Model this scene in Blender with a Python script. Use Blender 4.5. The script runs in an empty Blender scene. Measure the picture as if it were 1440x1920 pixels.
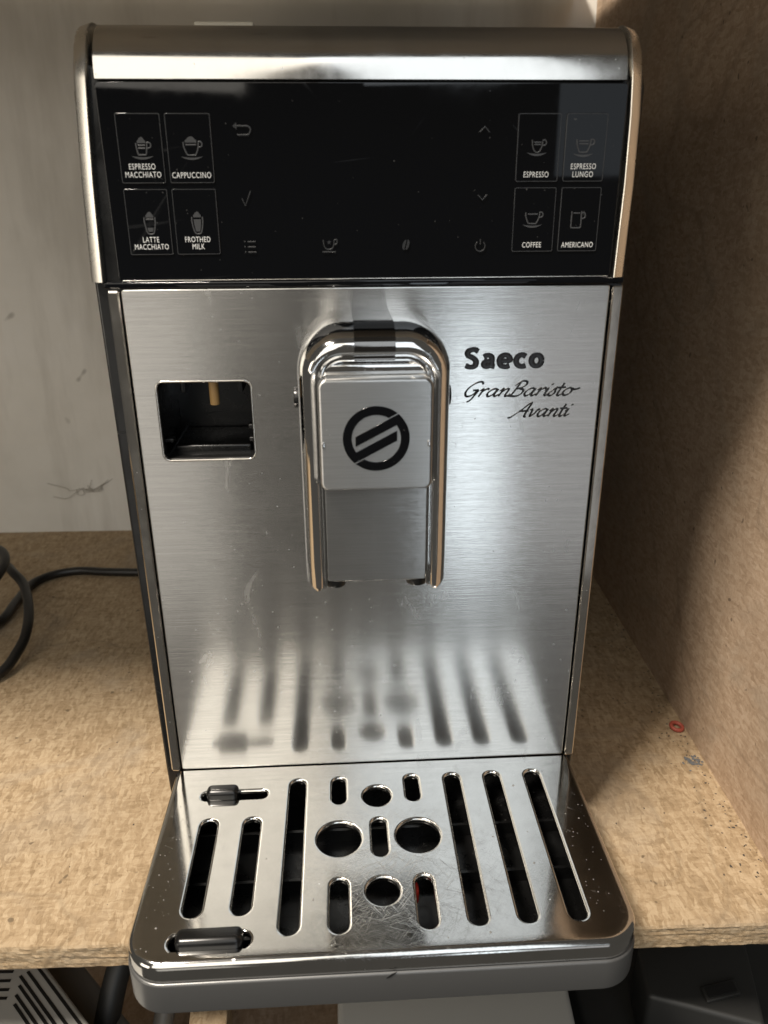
import bpy, bmesh, math, random
from mathutils import Vector, Matrix, noise
random.seed(7)
sc = bpy.context.scene
col = sc.collection

# ------------------------------------------------------------------ camera
CAM = Vector((-0.01246, -0.33494, 0.28278))
PITCH, YAW, ROLL, FPX = 0.390154, 0.054254, -0.004721, 1458.8
fw = Vector((math.sin(YAW)*math.cos(PITCH), math.cos(YAW)*math.cos(PITCH), -math.sin(PITCH)))
rt = fw.cross(Vector((0, 0, 1))).normalized(); up = rt.cross(fw)
rt, up = rt*math.cos(ROLL)+up*math.sin(ROLL), up*math.cos(ROLL)-rt*math.sin(ROLL)
cam = bpy.data.cameras.new('camera')
camo = bpy.data.objects.new('camera', cam); col.objects.link(camo)
camo.matrix_world = Matrix(((rt.x, up.x, -fw.x, CAM.x), (rt.y, up.y, -fw.y, CAM.y), (rt.z, up.z, -fw.z, CAM.z), (0, 0, 0, 1)))
cam.sensor_fit = 'VERTICAL'; cam.sensor_height = 24.0; cam.lens = 24.0*FPX/1920
cam.clip_start = 0.01; cam.clip_end = 50
cam.dof.use_dof = True; cam.dof.focus_distance = 0.40; cam.dof.aperture_fstop = cam.lens/2.0
sc.camera = camo

# ------------------------------------------------------------------ light
world = bpy.data.worlds.new('World'); sc.world = world; world.use_nodes = True
bg = world.node_tree.nodes['Background']
bg.inputs[0].default_value = (1.0, 0.93, 0.82, 1); bg.inputs[1].default_value = 0.075

def area_lamp(name, loc, target, sx, sy, radiance, color):
    l = bpy.data.lights.new(name, 'AREA'); l.shape = 'RECTANGLE'; l.size = sx; l.size_y = sy
    l.energy = radiance*math.pi*sx*sy; l.color = color
    o = bpy.data.objects.new(name, l); col.objects.link(o); o.location = loc
    o.rotation_euler = (Vector(target)-Vector(loc)).to_track_quat('-Z', 'Y').to_euler()
    return o
area_lamp('tube_lamp', (-0.80, -0.64, 1.95), (0, 0, 0), 0.50, 0.10, 510, (1.0, 0.91, 0.80))
area_lamp('ceiling_lamp', (-0.88, -2.4, 1.65), (0, 0, 0.2), 1.5, 2.3, 1.95, (1.0, 0.94, 0.84))
area_lamp('skylight', (0.42, -2.4, 1.65), (0, 0, 0.2), 0.85, 2.3, 1.75, (0.87, 0.94, 1.0))
area_lamp('door_light', (0.47, -2.5, -0.62), (0, 0, 0.1), 0.24, 0.95, 2.3, (0.82, 0.92, 1.0))
area_lamp('panel_fill', (-0.80, -2.5, -0.62), (0, 0, 0.1), 0.60, 1.25, 0.50, (1.0, 0.95, 0.87))  # added warm fill for floor bounce, brightens the front panel's left side
area_lamp('panel_fill', (0.86, -2.5, -0.55), (0, 0, 0.1), 0.50, 1.1, 0.45, (0.96, 0.97, 1.0))  # added dim fill, brightens the panel right of the spout
area_lamp('window_light', (0.94, -2.5, 0.50), (0, 0, 0.3), 0.42, 0.34, 0.55, (0.82, 0.91, 1.0))
area_lamp('side_lamp', (-2.1, -1.7, 0.30), (0, 0.1, 0.1), 1.0, 1.2, 2.7, (1.0, 0.91, 0.77))
sc.cycles.caustics_reflective = False; sc.cycles.caustics_refractive = False
sc.cycles.max_bounces = 8; sc.cycles.diffuse_bounces = 3; sc.cycles.glossy_bounces = 6
sc.view_settings.view_transform = 'Standard'; sc.view_settings.look = 'None'
sc.view_settings.exposure = 0.0; sc.view_settings.gamma = 1.0

# ------------------------------------------------------------------ materials
def new_mat(name):
    m = bpy.data.materials.new(name); m.use_nodes = True
    nt = m.node_tree
    return m, nt, nt.nodes['Principled BSDF']
def plain(name, color, rough=0.5, metal=0.0, spec=0.5, coat=0.0):
    m, nt, b = new_mat(name)
    b.inputs['Base Color'].default_value = (*color, 1); b.inputs['Roughness'].default_value = rough
    b.inputs['Metallic'].default_value = metal; b.inputs['Specular IOR Level'].default_value = spec
    b.inputs['Coat Weight'].default_value = coat
    return m
def N(nt, typ, **kw):
    n = nt.nodes.new(typ)
    for k, v in kw.items():
        if k in n.inputs: n.inputs[k].default_value = v
        else: setattr(n, k, v)
    return n
def L(nt, a, b): nt.links.new(a, b)
def coords(nt, scale=(1, 1, 1), rot=(0, 0, 0)):
    t = N(nt, 'ShaderNodeTexCoord'); mp = N(nt, 'ShaderNodeMapping')
    mp.inputs['Scale'].default_value = scale; mp.inputs['Rotation'].default_value = rot
    L(nt, t.outputs['Object'], mp.inputs['Vector']); return mp.outputs['Vector']
def noise_tex(nt, vec, scale, detail=3, rough=0.55, dist=0.0):
    n = N(nt, 'ShaderNodeTexNoise'); n.inputs['Scale'].default_value = scale
    n.inputs['Detail'].default_value = detail; n.inputs['Roughness'].default_value = rough
    n.inputs['Distortion'].default_value = dist
    L(nt, vec, n.inputs['Vector']); return n.outputs['Fac']
def ramp(nt, fac, stops):
    r = N(nt, 'ShaderNodeValToRGB'); e = r.color_ramp.elements
    while len(e) < len(stops): e.new(0.5)
    for i, (p, c) in enumerate(stops):
        e[i].position = p; e[i].color = (*c, 1) if len(c) == 3 else c
    L(nt, fac, r.inputs['Fac']); return r.outputs['Color']
def g3(v): return (v, v, v)
def math_n(nt, op, a, b=None, clamp=False):
    n = N(nt, 'ShaderNodeMath', operation=op); n.use_clamp = clamp
    for i, v in enumerate((a, b)):
        if v is None: continue
        if isinstance(v, (int, float)): n.inputs[i].default_value = v
        else: L(nt, v, n.inputs[i])
    return n.outputs[0]
def mixc(nt, fac, a, b, mode='MIX'):
    n = N(nt, 'ShaderNodeMix', data_type='RGBA', blend_type=mode)
    for s, v in ((0, fac), (6, a), (7, b)):
        if isinstance(v, (int, float)): n.inputs[s].default_value = v
        elif isinstance(v, tuple): n.inputs[s].default_value = (*v, 1)
        else: L(nt, v, n.inputs[s])
    return n.outputs[2]
def bump(nt, h, strength, dist):
    n = N(nt, 'ShaderNodeBump'); n.inputs['Strength'].default_value = strength; n.inputs['Distance'].default_value = dist
    L(nt, h, n.inputs['Height']); return n.outputs['Normal']
def maprange(nt, v, a, b, c, d):
    n = N(nt, 'ShaderNodeMapRange'); L(nt, v, n.inputs[0])
    for i, x in enumerate((a, b, c, d)): n.inputs[i+1].default_value = x
    return n.outputs[0]

def scratch_mask(nt, angles, freq, lo, hi, length=0.05):
    """thin straight scratches: thresholded noise stretched along several directions"""
    out = None
    for i, a in enumerate(angles):
        t = N(nt, 'ShaderNodeTexCoord')
        mp0 = N(nt, 'ShaderNodeMapping'); mp0.inputs['Rotation'].default_value = a
        mp0.inputs['Location'].default_value = (i*3.1, i*1.7, i*2.3)
        L(nt, t.outputs['Object'], mp0.inputs['Vector'])
        mp = N(nt, 'ShaderNodeMapping'); mp.inputs['Scale'].default_value = (length, 1, 1)
        L(nt, mp0.outputs[0], mp.inputs['Vector'])
        s = noise_tex(nt, mp.outputs[0], freq, 2, 0.6)
        s = maprange(nt, s, lo, hi, 0, 1)
        out = s if out is None else math_n(nt, 'MAXIMUM', out, s)
    return out

def mat_brushed(name, color, r_sharp, r_broad, mix):
    m, nt, b = new_mat(name)
    tan = N(nt, 'ShaderNodeTangent', direction_type='UV_MAP'); tan.uv_map = 'UVMap'
    v = coords(nt, (14, 1, 1400)); streak = noise_tex(nt, v, 1.0, 4, 0.7)
    v2 = coords(nt, (60, 1, 3200)); streak2 = noise_tex(nt, v2, 1.0, 2, 0.6)
    st = math_n(nt, 'ADD', math_n(nt, 'MULTIPLY', streak, 0.6), math_n(nt, 'MULTIPLY', streak2, 0.4))
    smud = noise_tex(nt, coords(nt), 28, 2, 0.6)
    fine = noise_tex(nt, coords(nt), 420, 2, 0.5)
    nrm = bump(nt, st, 0.125, 0.0003)
    colr = ramp(nt, st, [(0.3, tuple(c*0.78 for c in color)), (0.7, color)])
    smear = noise_tex(nt, coords(nt, (1.6, 1, 0.7)), 42, 4, 0.62, 0.9)
    dirt = math_n(nt, 'ADD', maprange(nt, fine, 0.70, 0.76, 0, 0.35), maprange(nt, smear, 0.62, 0.72, 0, 0.22))
    colr = mixc(nt, maprange(nt, smear, 0.64, 0.74, 0, 0.16), colr, (0.50, 0.50, 0.49))
    def setup(p, rough):
        p.inputs['Metallic'].default_value = 1
        L(nt, colr, p.inputs['Base Color'])
        L(nt, math_n(nt, 'ADD', maprange(nt, smud, 0.35, 0.7, rough*0.97, rough*1.06), math_n(nt, 'MULTIPLY', dirt, 0.3)), p.inputs['Roughness'])
        p.inputs['Anisotropic'].default_value = 0.95; p.inputs['Anisotropic Rotation'].default_value = 0.25
        L(nt, tan.outputs[0], p.inputs['Tangent']); L(nt, nrm, p.inputs['Normal'])
    p2 = N(nt, 'ShaderNodeBsdfPrincipled'); setup(b, r_sharp); setup(p2, r_broad)
    ms = N(nt, 'ShaderNodeMixShader'); ms.inputs[0].default_value = mix
    L(nt, b.outputs[0], ms.inputs[1]); L(nt, p2.outputs[0], ms.inputs[2])
    L(nt, ms.outputs[0], nt.nodes['Material Output'].inputs['Surface'])
    return m

def mat_chrome(name, color=(0.76, 0.755, 0.745), rough=0.04, wav=0.15):
    m, nt, b = new_mat(name)
    b.inputs['Metallic'].default_value = 1; b.inputs['Base Color'].default_value = (*color, 1)
    sm = noise_tex(nt, coords(nt), 60, 4, 0.65); sp = noise_tex(nt, coords(nt), 520, 2, 0.5)
    r = math_n(nt, 'ADD', maprange(nt, sm, 0.4, 0.75, rough, rough+0.08), maprange(nt, sp, 0.74, 0.78, 0, 0.25))
    L(nt, r, b.inputs['Roughness'])
    L(nt, bump(nt, noise_tex(nt, coords(nt), 110, 2), wav, 0.0003), b.inputs['Normal'])
    return m

def mat_tray(name):
    m, nt, b = new_mat(name)
    b.inputs['Metallic'].default_value = 1
    sm = noise_tex(nt, coords(nt), 40, 5, 0.65)
    L(nt, ramp(nt, sm, [(0.3, (0.62, 0.61, 0.585)), (0.7, (0.70, 0.69, 0.665))]), b.inputs['Base Color'])
    sc1 = scratch_mask(nt, [(0, 0, 0.35), (0, 0, 0.9), (0, 0, 2.2), (0, 0, 2.8)], 2600, 0.60, 0.70, 0.022)
    sc2 = scratch_mask(nt, [(0, 0, 0.6), (0, 0, 1.4), (0, 0, 1.9)], 1300, 0.66, 0.72, 0.014)
    # wear is concentrated where cups stand, in the middle of the grille
    t = N(nt, 'ShaderNodeTexCoord'); mp = N(nt, 'ShaderNodeMapping'); mp.inputs['Location'].default_value = (-0.012, 0.073, 0)
    L(nt, t.outputs['Object'], mp.inputs['Vector'])
    mp2 = N(nt, 'ShaderNodeMapping'); mp2.inputs['Scale'].default_value = (1/0.055, 1/0.050, 0); L(nt, mp.outputs[0], mp2.inputs['Vector'])
    ln = N(nt, 'ShaderNodeVectorMath', operation='LENGTH'); L(nt, mp2.outputs[0], ln.inputs[0])
    wear = maprange(nt, math_n(nt, 'ADD', ln.outputs['Value'], math_n(nt, 'MULTIPLY', sm, 1.3)), 0.95, 1.75, 1, 0.06)
    scr = math_n(nt, 'MULTIPLY', math_n(nt, 'MAXIMUM', sc1, math_n(nt, 'MULTIPLY', sc2, 0.8)), wear)
    spots = maprange(nt, noise_tex(nt, coords(nt), 300, 2, 0.5), 0.72, 0.78, 0, 0.2)
    wm = noise_tex(nt, coords(nt), 75, 3, 0.5, 0.6); wr = maprange(nt, math_n(nt, 'ABSOLUTE', math_n(nt, 'SUBTRACT', wm, 0.64)), 0, 0.012, 0.11, 0)
    spots = math_n(nt, 'ADD', spots, wr)
    r = math_n(nt, 'ADD', maprange(nt, sm, 0.35, 0.75, 0.07, 0.115), math_n(nt, 'ADD', math_n(nt, 'MULTIPLY', scr, 0.25), spots), True)
    L(nt, r, b.inputs['Roughness'])
    L(nt, bump(nt, scr, 0.22, 0.00009), b.inputs['Normal'])
    return m

def mat_board(name, c_lo, c_mid, c_hi, chip=1.0, bstr=0.5):
    m, nt, b = new_mat(name)
    t0 = N(nt, 'ShaderNodeTexCoord'); nz = N(nt, 'ShaderNodeTexNoise'); nz.inputs['Scale'].default_value = 120; nz.inputs['Detail'].default_value = 1; L(nt, t0.outputs['Object'], nz.inputs['Vector'])
    def chips(scale, rot, sxy):
        t = N(nt, 'ShaderNodeTexCoord')
        mp = N(nt, 'ShaderNodeMapping'); mp.inputs['Rotation'].default_value = rot; mp.inputs['Scale'].default_value = sxy
        ad = N(nt, 'ShaderNodeVectorMath', operation='MULTIPLY_ADD')
        L(nt, nz.outputs['Color'], ad.inputs[0]); ad.inputs[1].default_value = (0.004,)*3; L(nt, t.outputs['Object'], ad.inputs[2])
        L(nt, ad.outputs[0], mp.inputs['Vector'])
        v = N(nt, 'ShaderNodeTexVoronoi'); v.inputs['Scale'].default_value = scale
        L(nt, mp.outputs[0], v.inputs['Vector'])
        sx = N(nt, 'ShaderNodeSeparateColor'); L(nt, v.outputs['Color'], sx.inputs[0])
        return sx.outputs[0], v.outputs['Distance']
    a1, d1 = chips(560, (0.2, 0.3, 0.5), (1, 0.28, 1)); a2, d2 = chips(620, (0.4, 0.1, 2.1), (0.28, 1, 0.6)); a3, d3 = chips(1100, (0, 0.6, 1.2), (1, 0.5, 0.8))
    h = math_n(nt, 'ADD', math_n(nt, 'ADD', math_n(nt, 'MULTIPLY', a1, 0.50), math_n(nt, 'MULTIPLY', a2, 0.30)), math_n(nt, 'MULTIPLY', a3, 0.20))
    big = noise_tex(nt, coords(nt), 9, 3, 0.6); mid = noise_tex(nt, coords(nt), 60, 3, 0.6)
    f = math_n(nt, 'ADD', math_n(nt, 'MULTIPLY', h, 0.72*chip), math_n(nt, 'MULTIPLY', mid, 1-0.72*chip))
    c = ramp(nt, f, [(0.22, c_lo), (0.47, c_mid), (0.74, c_hi)])
    c = mixc(nt, maprange(nt, big, 0.48, 0.72, 0, 0.28), c, tuple(x*0.70 for x in c_mid), 'MIX')
    stain = noise_tex(nt, coords(nt), 5, 2, 0.6, 0.8)
    ring = math_n(nt, 'ABSOLUTE', math_n(nt, 'SUBTRACT', stain, 0.52))
    c = mixc(nt, maprange(nt, ring, 0.0, 0.010, 0.30, 0.0), c, tuple(x*0.45 for x in c_mid))
    dust = noise_tex(nt, coords(nt), 14, 4, 0.65, 0.5)
    c = mixc(nt, maprange(nt, dust, 0.52, 0.70, 0, 0.45), c, (0.33, 0.275, 0.21))
    spk = maprange(nt, noise_tex(nt, coords(nt), 170, 1, 0.4), 0.75, 0.79, 0, 0.8)
    c = mixc(nt, spk, c, tuple(x*0.35 for x in c_mid))
    L(nt, c, b.inputs['Base Color']); b.inputs['Roughness'].default_value = 0.75
    b.inputs['Specular IOR Level'].default_value = 0.25
    hh = math_n(nt, 'ADD', math_n(nt, 'MULTIPLY', h, 0.7), math_n(nt, 'MULTIPLY', mid, 0.3))
    L(nt, bump(nt, hh, bstr, 0.0010), b.inputs['Normal'])
    return m

def mat_wall(name):
    m, nt, b = new_mat(name)
    big = noise_tex(nt, coords(nt), 6, 5, 0.6); f = noise_tex(nt, coords(nt), 60, 4, 0.6)
    c = ramp(nt, big, [(0.3, (0.60, 0.575, 0.52)), (0.55, (0.71, 0.685, 0.63)), (0.75, (0.76, 0.74, 0.70))])
    stre = noise_tex(nt, coords(nt, (30, 1, 5)), 1.0, 4, 0.6)
    c = mixc(nt, maprange(nt, stre, 0.52, 0.75, 0, 0.4), c, (0.38, 0.35, 0.30))
    spk = maprange(nt, noise_tex(nt, coords(nt), 38, 1, 0.4), 0.75, 0.785, 0, 0.75)
    c = mixc(nt, spk, c, (0.12, 0.10, 0.08))
    L(nt, c, b.inputs['Base Color'])
    L(nt, maprange(nt, f, 0.3, 0.7, 0.28, 0.5), b.inputs['Roughness'])
    L(nt, bump(nt, math_n(nt, 'ADD', big, math_n(nt, 'MULTIPLY', f, 0.2)), 0.3, 0.004), b.inputs['Normal'])
    return m

def mat_gloss_black(name, rough=0.05, base=(0.004, 0.004, 0.0045), dust=0.25):
    m, nt, b = new_mat(name)
    sm = noise_tex(nt, coords(nt), 45, 5, 0.65); sp = noise_tex(nt, coords(nt), 620, 2, 0.5)
    speck = maprange(nt, sp, 0.735, 0.765, 0, dust)
    L(nt, mixc(nt, speck, base, (0.35, 0.34, 0.32)), b.inputs['Base Color'])
    scr = scratch_mask(nt, [(0, 0.1, 0), (0, 0.9, 0), (0, 2.4, 0)], 260, 0.70, 0.75, 0.03)
    L(nt, math_n(nt, 'ADD', maprange(nt, sm, 0.45, 0.75, rough, rough*2+0.04), math_n(nt, 'ADD', math_n(nt, 'MULTIPLY', speck, 0.8), math_n(nt, 'MULTIPLY', scr, 0.2))), b.inputs['Roughness'])
    return m

M = {}
M['panel'] = mat_brushed('brushed_steel', (0.70, 0.69, 0.665), 0.085, 0.235, 0.58)
M['plate'] = mat_brushed('brushed_badge', (0.60, 0.595, 0.58), 0.20, 0.42, 0.55)
M['lowplate'] = mat_brushed('brushed_plate', (0.62, 0.615, 0.60), 0.13, 0.30, 0.45)
M['tray'] = mat_tray('scratched_steel')
M['chrome'] = mat_chrome('chrome')
M['darkchrome'] = mat_chrome('dark_chrome', (0.20, 0.19, 0.18), 0.05)
M['satin'] = mat_chrome('satin_metal', (0.62, 0.60, 0.565), 0.10, 0.02)
M['strip'] = mat_chrome('polished_strip', (0.74, 0.71, 0.66), 0.10, 0.05)
M['arm'] = mat_chrome('satin_strip', (0.78, 0.75, 0.69), 0.26, 0.02)
M['silver'] = plain('silver_plastic', (0.145, 0.145, 0.143), 0.32, 0.55)
M['gloss'] = mat_gloss_black('glass_black', 0.015, (0.0022, 0.0026, 0.0036), 0.16)
M['black'] = mat_gloss_black('black_plastic', 0.16, (0.010, 0.010, 0.010), 0.05)
M['inner'] = mat_gloss_black('inner_black', 0.26, (0.003, 0.003, 0.003), 0.15)
M['rubber'] = plain('rubber', (0.004, 0.004, 0.004), 0.26)
M['cable'] = plain('cable_rubber', (0.012, 0.011, 0.010), 0.38)
M['icon'] = plain('icon_grey', (0.050, 0.051, 0.053), 0.35)
M['icondim'] = plain('icon_dim', (0.020, 0.0205, 0.022), 0.35)
M['edge'] = plain('button_glint_grey', (0.045, 0.046, 0.048), 0.25)  # lighter grey stands in for light caught on the button edges
M['print'] = plain('white_print', (0.78, 0.78, 0.76), 0.45)
M['ink'] = plain('black_print', (0.006, 0.006, 0.007), 0.25)
M['tan'] = plain('tan_tube', (0.60, 0.36, 0.14), 0.45)
M['red'] = plain('red_plastic', (0.60, 0.035, 0.02), 0.4)
M['orange'] = plain('red_rubber', (0.34, 0.07, 0.045), 0.55)
M['board'] = mat_board('particle_board', (0.268, 0.188, 0.106), (0.370, 0.267, 0.160), (0.475, 0.362, 0.232), 1.0, 0.55)
M['sideboard'] = mat_board('particle_board_side', (0.35, 0.245, 0.16), (0.45, 0.325, 0.222), (0.54, 0.41, 0.295), 0.85, 0.45)
M['wall'] = mat_wall('painted_wall')
M['white'] = plain('white_plastic', (0.42, 0.41, 0.38), 0.4)
M['greyplastic'] = plain('grey_plastic', (0.13, 0.12, 0.105), 0.45)
M['darkplastic'] = plain('dark_plastic', (0.020, 0.020, 0.019), 0.5)
M['slot'] = plain('slot_black', (0.006, 0.006, 0.006), 0.6)
M['debris'] = plain('debris_dark', (0.06, 0.05, 0.04), 0.8)
M['lint'] = plain('lint_grey', (0.12, 0.125, 0.13), 0.9)
M['cobweb'] = plain('cobweb', (0.42, 0.39, 0.34), 0.9)
M['spots'] = plain('dried_spots', (0.24, 0.23, 0.21), 0.4)
M['cream'] = plain('cream_paper', (0.60, 0.55, 0.44), 0.6)

# ------------------------------------------------------------------ helpers
def link(name, me, mat=None, parent=None, smooth=None):
    o = bpy.data.objects.new(name, me); col.objects.link(o)
    if mat is not None:
        me.materials.clear(); me.materials.append(M[mat])
    if parent is not None: o.parent = parent
    if smooth is not None:
        for p in me.polygons: p.use_smooth = True
        if smooth < 180: 
            try: me.set_sharp_from_angle(angle=math.radians(smooth))
            except Exception: pass
    return o
def tag(o, label=None, cat=None, group=None, kind=None):
    if label: o['label'] = label
    if cat: o['category'] = cat
    if group: o['group'] = group
    if kind: o['kind'] = kind
    return o
def empty(name, loc=(0, 0, 0)):
    o = bpy.data.objects.new(name, None); col.objects.link(o); o.location = loc; o.empty_display_size = 0.02
    return o
def pydata(name, v, f):
    me = bpy.data.meshes.new(name); me.from_pydata(v, [], f); me.update(); return me
def box_mesh(name, lo, hi, bev=0.0, seg=3):
    bm = bmesh.new(); bmesh.ops.create_cube(bm, size=1)
    for v in bm.verts:
        v.co = Vector([lo[i]+(v.co[i]+0.5)*(hi[i]-lo[i]) for i in range(3)])
    if bev: bmesh.ops.bevel(bm, geom=list(bm.edges), offset=bev, segments=seg, profile=0.5, affect='EDGES')
    me = bpy.data.meshes.new(name); bm.to_mesh(me); bm.free(); return me
def box(name, lo, hi, mat, parent=None, bev=0.0, seg=3):
    return link(name, box_mesh(name, lo, hi, bev, seg), mat, parent, 40 if bev else None)
def cyl(name, p0, p1, r, mat, parent=None, n=24, bev=0.0, r2=None):
    p0, p1 = Vector(p0), Vector(p1); d = p1-p0
    bm = bmesh.new(); bmesh.ops.create_cone(bm, cap_ends=True, segments=n, radius1=r, radius2=r if r2 is None else r2, depth=d.length)
    if bev:
        ed = [e for e in bm.edges if abs(e.verts[0].co.z-e.verts[1].co.z) < 1e-9]
        bmesh.ops.bevel(bm, geom=ed, offset=bev, segments=2, profile=0.5, affect='EDGES')
    q = d.to_track_quat('Z', 'Y').to_matrix().to_4x4(); q.translation = (p0+p1)/2
    bm.transform(q); me = bpy.data.meshes.new(name); bm.to_mesh(me); bm.free()
    return link(name, me, mat, parent, 40)
FRONT = lambda y: Matrix.Translation((0, y, 0)) @ Matrix.Rotation(math.pi/2, 4, 'X')   # plane XY -> facing -Y
def curve_mesh(loops, extrude, bevel=0.0, res=3, mtx=None, fill='BOTH'):
    cu = bpy.data.curves.new('c', 'CURVE'); cu.dimensions = '2D'; cu.fill_mode = fill
    cu.extrude = extrude; cu.bevel_depth = bevel; cu.bevel_resolution = res
    for lp in loops:
        s = cu.splines.new('POLY'); s.points.add(len(lp)-1); s.use_cyclic_u = True
        for p, q in zip(s.points, lp): p.co = (q[0], q[1], 0, 1)
    return eval_curve(cu, mtx)
def eval_curve(cu, mtx=None):
    o = bpy.data.objects.new('tmp', cu); col.objects.link(o)
    dg = bpy.context.evaluated_depsgraph_get()
    me = bpy.data.meshes.new_from_object(o.evaluated_get(dg))
    bpy.data.objects.remove(o); bpy.data.curves.remove(cu)
    if mtx is not None: me.transform(mtx)
    me.update(); return me
def uv_xz(me, ax=(0, 2)):
    uv = me.uv_layers.get('UVMap') or me.uv_layers.new(name='UVMap')
    for l in me.loops:
        c = me.vertices[l.vertex_index].co; uv.data[l.index].uv = (c[ax[0]]*4+0.5, c[ax[1]]*4)
def rrect(x0, x1, y0, y1, r, n=8):
    pts = []
    for cx, cy, a0 in ((x1-r, y1-r, 0), (x0+r, y1-r, 90), (x0+r, y0+r, 180), (x1-r, y0+r, 270)):
        for i in range(n+1):
            a = math.radians(a0+90*i/n); pts.append((cx+r*math.cos(a), cy+r*math.sin(a)))
    return pts
def circ(x, y, r, n=40): return [(x+r*math.cos(2*math.pi*i/n), y+r*math.sin(2*math.pi*i/n)) for i in range(n)]
def catmull(pts, n=8):
    if len(pts) < 3: return [tuple(p) for p in pts]
    P = [Vector(p) for p in pts]; P = [2*P[0]-P[1]]+P+[2*P[-1]-P[-2]]; out = []
    for i in range(1, len(P)-2):
        for k in range(n):
            t = k/n
            out.append(tuple(0.5*((2*P[i])+(P[i+1]-P[i-1])*t+(2*P[i-1]-5*P[i]+4*P[i+1]-P[i+2])*t*t+(3*P[i]-P[i-1]-3*P[i+1]+P[i+2])*t**3)))
    out.append(tuple(P[-2])); return out
def stroke_mesh(strokes, radius, mtx=None, flat=1.0, cyclic=False, res=3, nib=None):
    cu = bpy.data.curves.new('s', 'CURVE'); cu.dimensions = '3D'; cu.bevel_depth = radius; cu.bevel_resolution = res; cu.use_fill_caps = True
    for st in strokes:
        s = cu.splines.new('POLY'); s.points.add(len(st)-1); s.use_cyclic_u = cyclic
        for i, (p, q) in enumerate(zip(s.points, st)):
            p.co = (q[0], q[1], q[2] if len(q) > 2 else 0, 1)
            if nib:
                a = Vector(st[max(i-1, 0)][:2]); b = Vector(st[min(i+1, len(st)-1)][:2]); d = (b-a)
                if d.length > 0: d.normalize()
                p.radius = nib[0]+(1-nib[0])*abs(d.x*math.sin(nib[1])-d.y*math.cos(nib[1]))
    S = Matrix.Scale(flat, 4, (0, 0, 1))
    return eval_curve(cu, (mtx or Matrix())@S)
def text_mesh(body, cx, base, height, width=None, bold=0.0, extrude=0.00005, y=0.0, shear=0.0):
    cu = bpy.data.curves.new('t', 'FONT'); cu.body = body; cu.size = 1; cu.offset = bold; cu.extrude = 0; cu.shear = shear
    cu.resolution_u = 4; cu.space_character = 1.12
    me = eval_curve(cu)
    xs = [v.co.x for v in me.vertices]; ys = [v.co.y for v in me.vertices]
    h0 = 0.72; sy = height/h0; sx = (width/(max(xs)-min(xs))) if width else sy
    mx = (max(xs)+min(xs))/2
    for v in me.vertices: v.co = Vector(((v.co.x-mx)*sx+cx, y, v.co.y*sy+base))
    if me.polygons and me.polygons[0].normal.y > 0: me.flip_normals()
    me.update(); return me
def tube(name, pts, r, mat, parent=None, n=10):
    sm = catmull(pts, n); me = stroke_mesh([sm], r, res=5)
    return link(name, me, mat, parent, 60)
def join_meshes(name, meshes):
    bm = bmesh.new()
    for m in meshes: bm.from_mesh(m); bpy.data.meshes.remove(m)
    me = bpy.data.meshes.new(name); bm.to_mesh(me); bm.free(); return me

# ------------------------------------------------------------------ setting: shelf compartment
ZS = -0.055
fy = lambda x: -0.0613-0.0222*x          # shelf front line
by = lambda x: 0.446-0.022*x             # back wall line
wx = lambda y, z: 0.212+0.029*y-0.019*(z-ZS)   # right wall plane
TH = 0.0152
x0, x1 = -0.75, 0.235
# shelf: top, underside and a ragged sawn front edge
v = []; f = []
NX, NZ = 620, 12
for j in range(NZ+1):
    for i in range(NX+1):
        x = x0+(x1-x0)*i/NX; t = j/NZ
        z = ZS-TH*t
        n1 = noise.noise((x*70, z*900, 1.3)); n2 = noise.noise((x*330, z*1300, 5.1)); n3 = noise.noise((x*25, z*60, 9))
        d = 0.0004*n1+0.00035*n2+0.0004*n3
        if j == 0: d = 0.0006+0.0004*n3; 
        if j == NZ: d = 0.0007+0.0012*max(0, noise.noise((x*120, 3, 7)))
        dz = 0.0004*noise.noise((x*90, t*3, 2)) if j == NZ else 0
        v.append((x, fy(x)+d, z+dz))
W = NX+1
for j in range(NZ):
    for i in range(NX): f.append((j*W+i, (j+1)*W+i, (j+1)*W+i+1, j*W+i+1))
b0 = len(v); v += [(x0, 0.5, ZS), (x1, 0.5, ZS), (x0, 0.5, ZS-TH), (x1, 0.5, ZS-TH)]
f.append(tuple(range(0, W))+(b0+1, b0)); f.append(tuple(range(NZ*W+NX, NZ*W-1, -1))+(b0+2, b0+3))
me = pydata('shelf', v, f); shelf = tag(link('shelf', me, 'board'), kind='structure')
# back wall, right wall, upper board
def slab(name, quad, off, mat):
    q = [Vector(p) for p in quad]; o = Vector(off); vv = q+[p+o for p in q]
    me = pydata(name, [tuple(p) for p in vv], [(0, 1, 2, 3), (7, 6, 5, 4), (0, 4, 5, 1), (1, 5, 6, 2), (2, 6, 7, 3), (3, 7, 4, 0)])
    return tag(link(name, me, mat), kind='structure')
ZU = 0.436
slab('back_wall', [(x0, by(x0), -0.36), (0.30, by(0.30), -0.36), (0.30, by(0.30), ZU+0.03), (x0, by(x0), ZU+0.03)], (0, 0.02, 0), 'wall')
slab('side_wall', [(wx(-0.068, -0.075), -0.068, -0.075), (wx(0.44, -0.075), 0.44, -0.075), (wx(0.44, ZU+.03), 0.44, ZU+.03), (wx(-0.068, ZU+.03), -0.068, ZU+.03)], (0.018, 0, 0), 'sideboard')
slab('upper_shelf', [(x0, fy(x0), ZU), (0.196, fy(0.196), ZU), (0.196, 0.435, ZU), (x0, 0.455, ZU)], (0, 0, TH), 'wall')

# ------------------------------------------------------------------ coffee machine
cm = empty('coffee_machine', (0, 0, 0))
tag(cm, 'stainless steel espresso machine with black touch panel standing on the particle board shelf', 'coffee machine')

WIN = (-0.0925, -0.0516, 0.1721, 0.2079)
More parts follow.
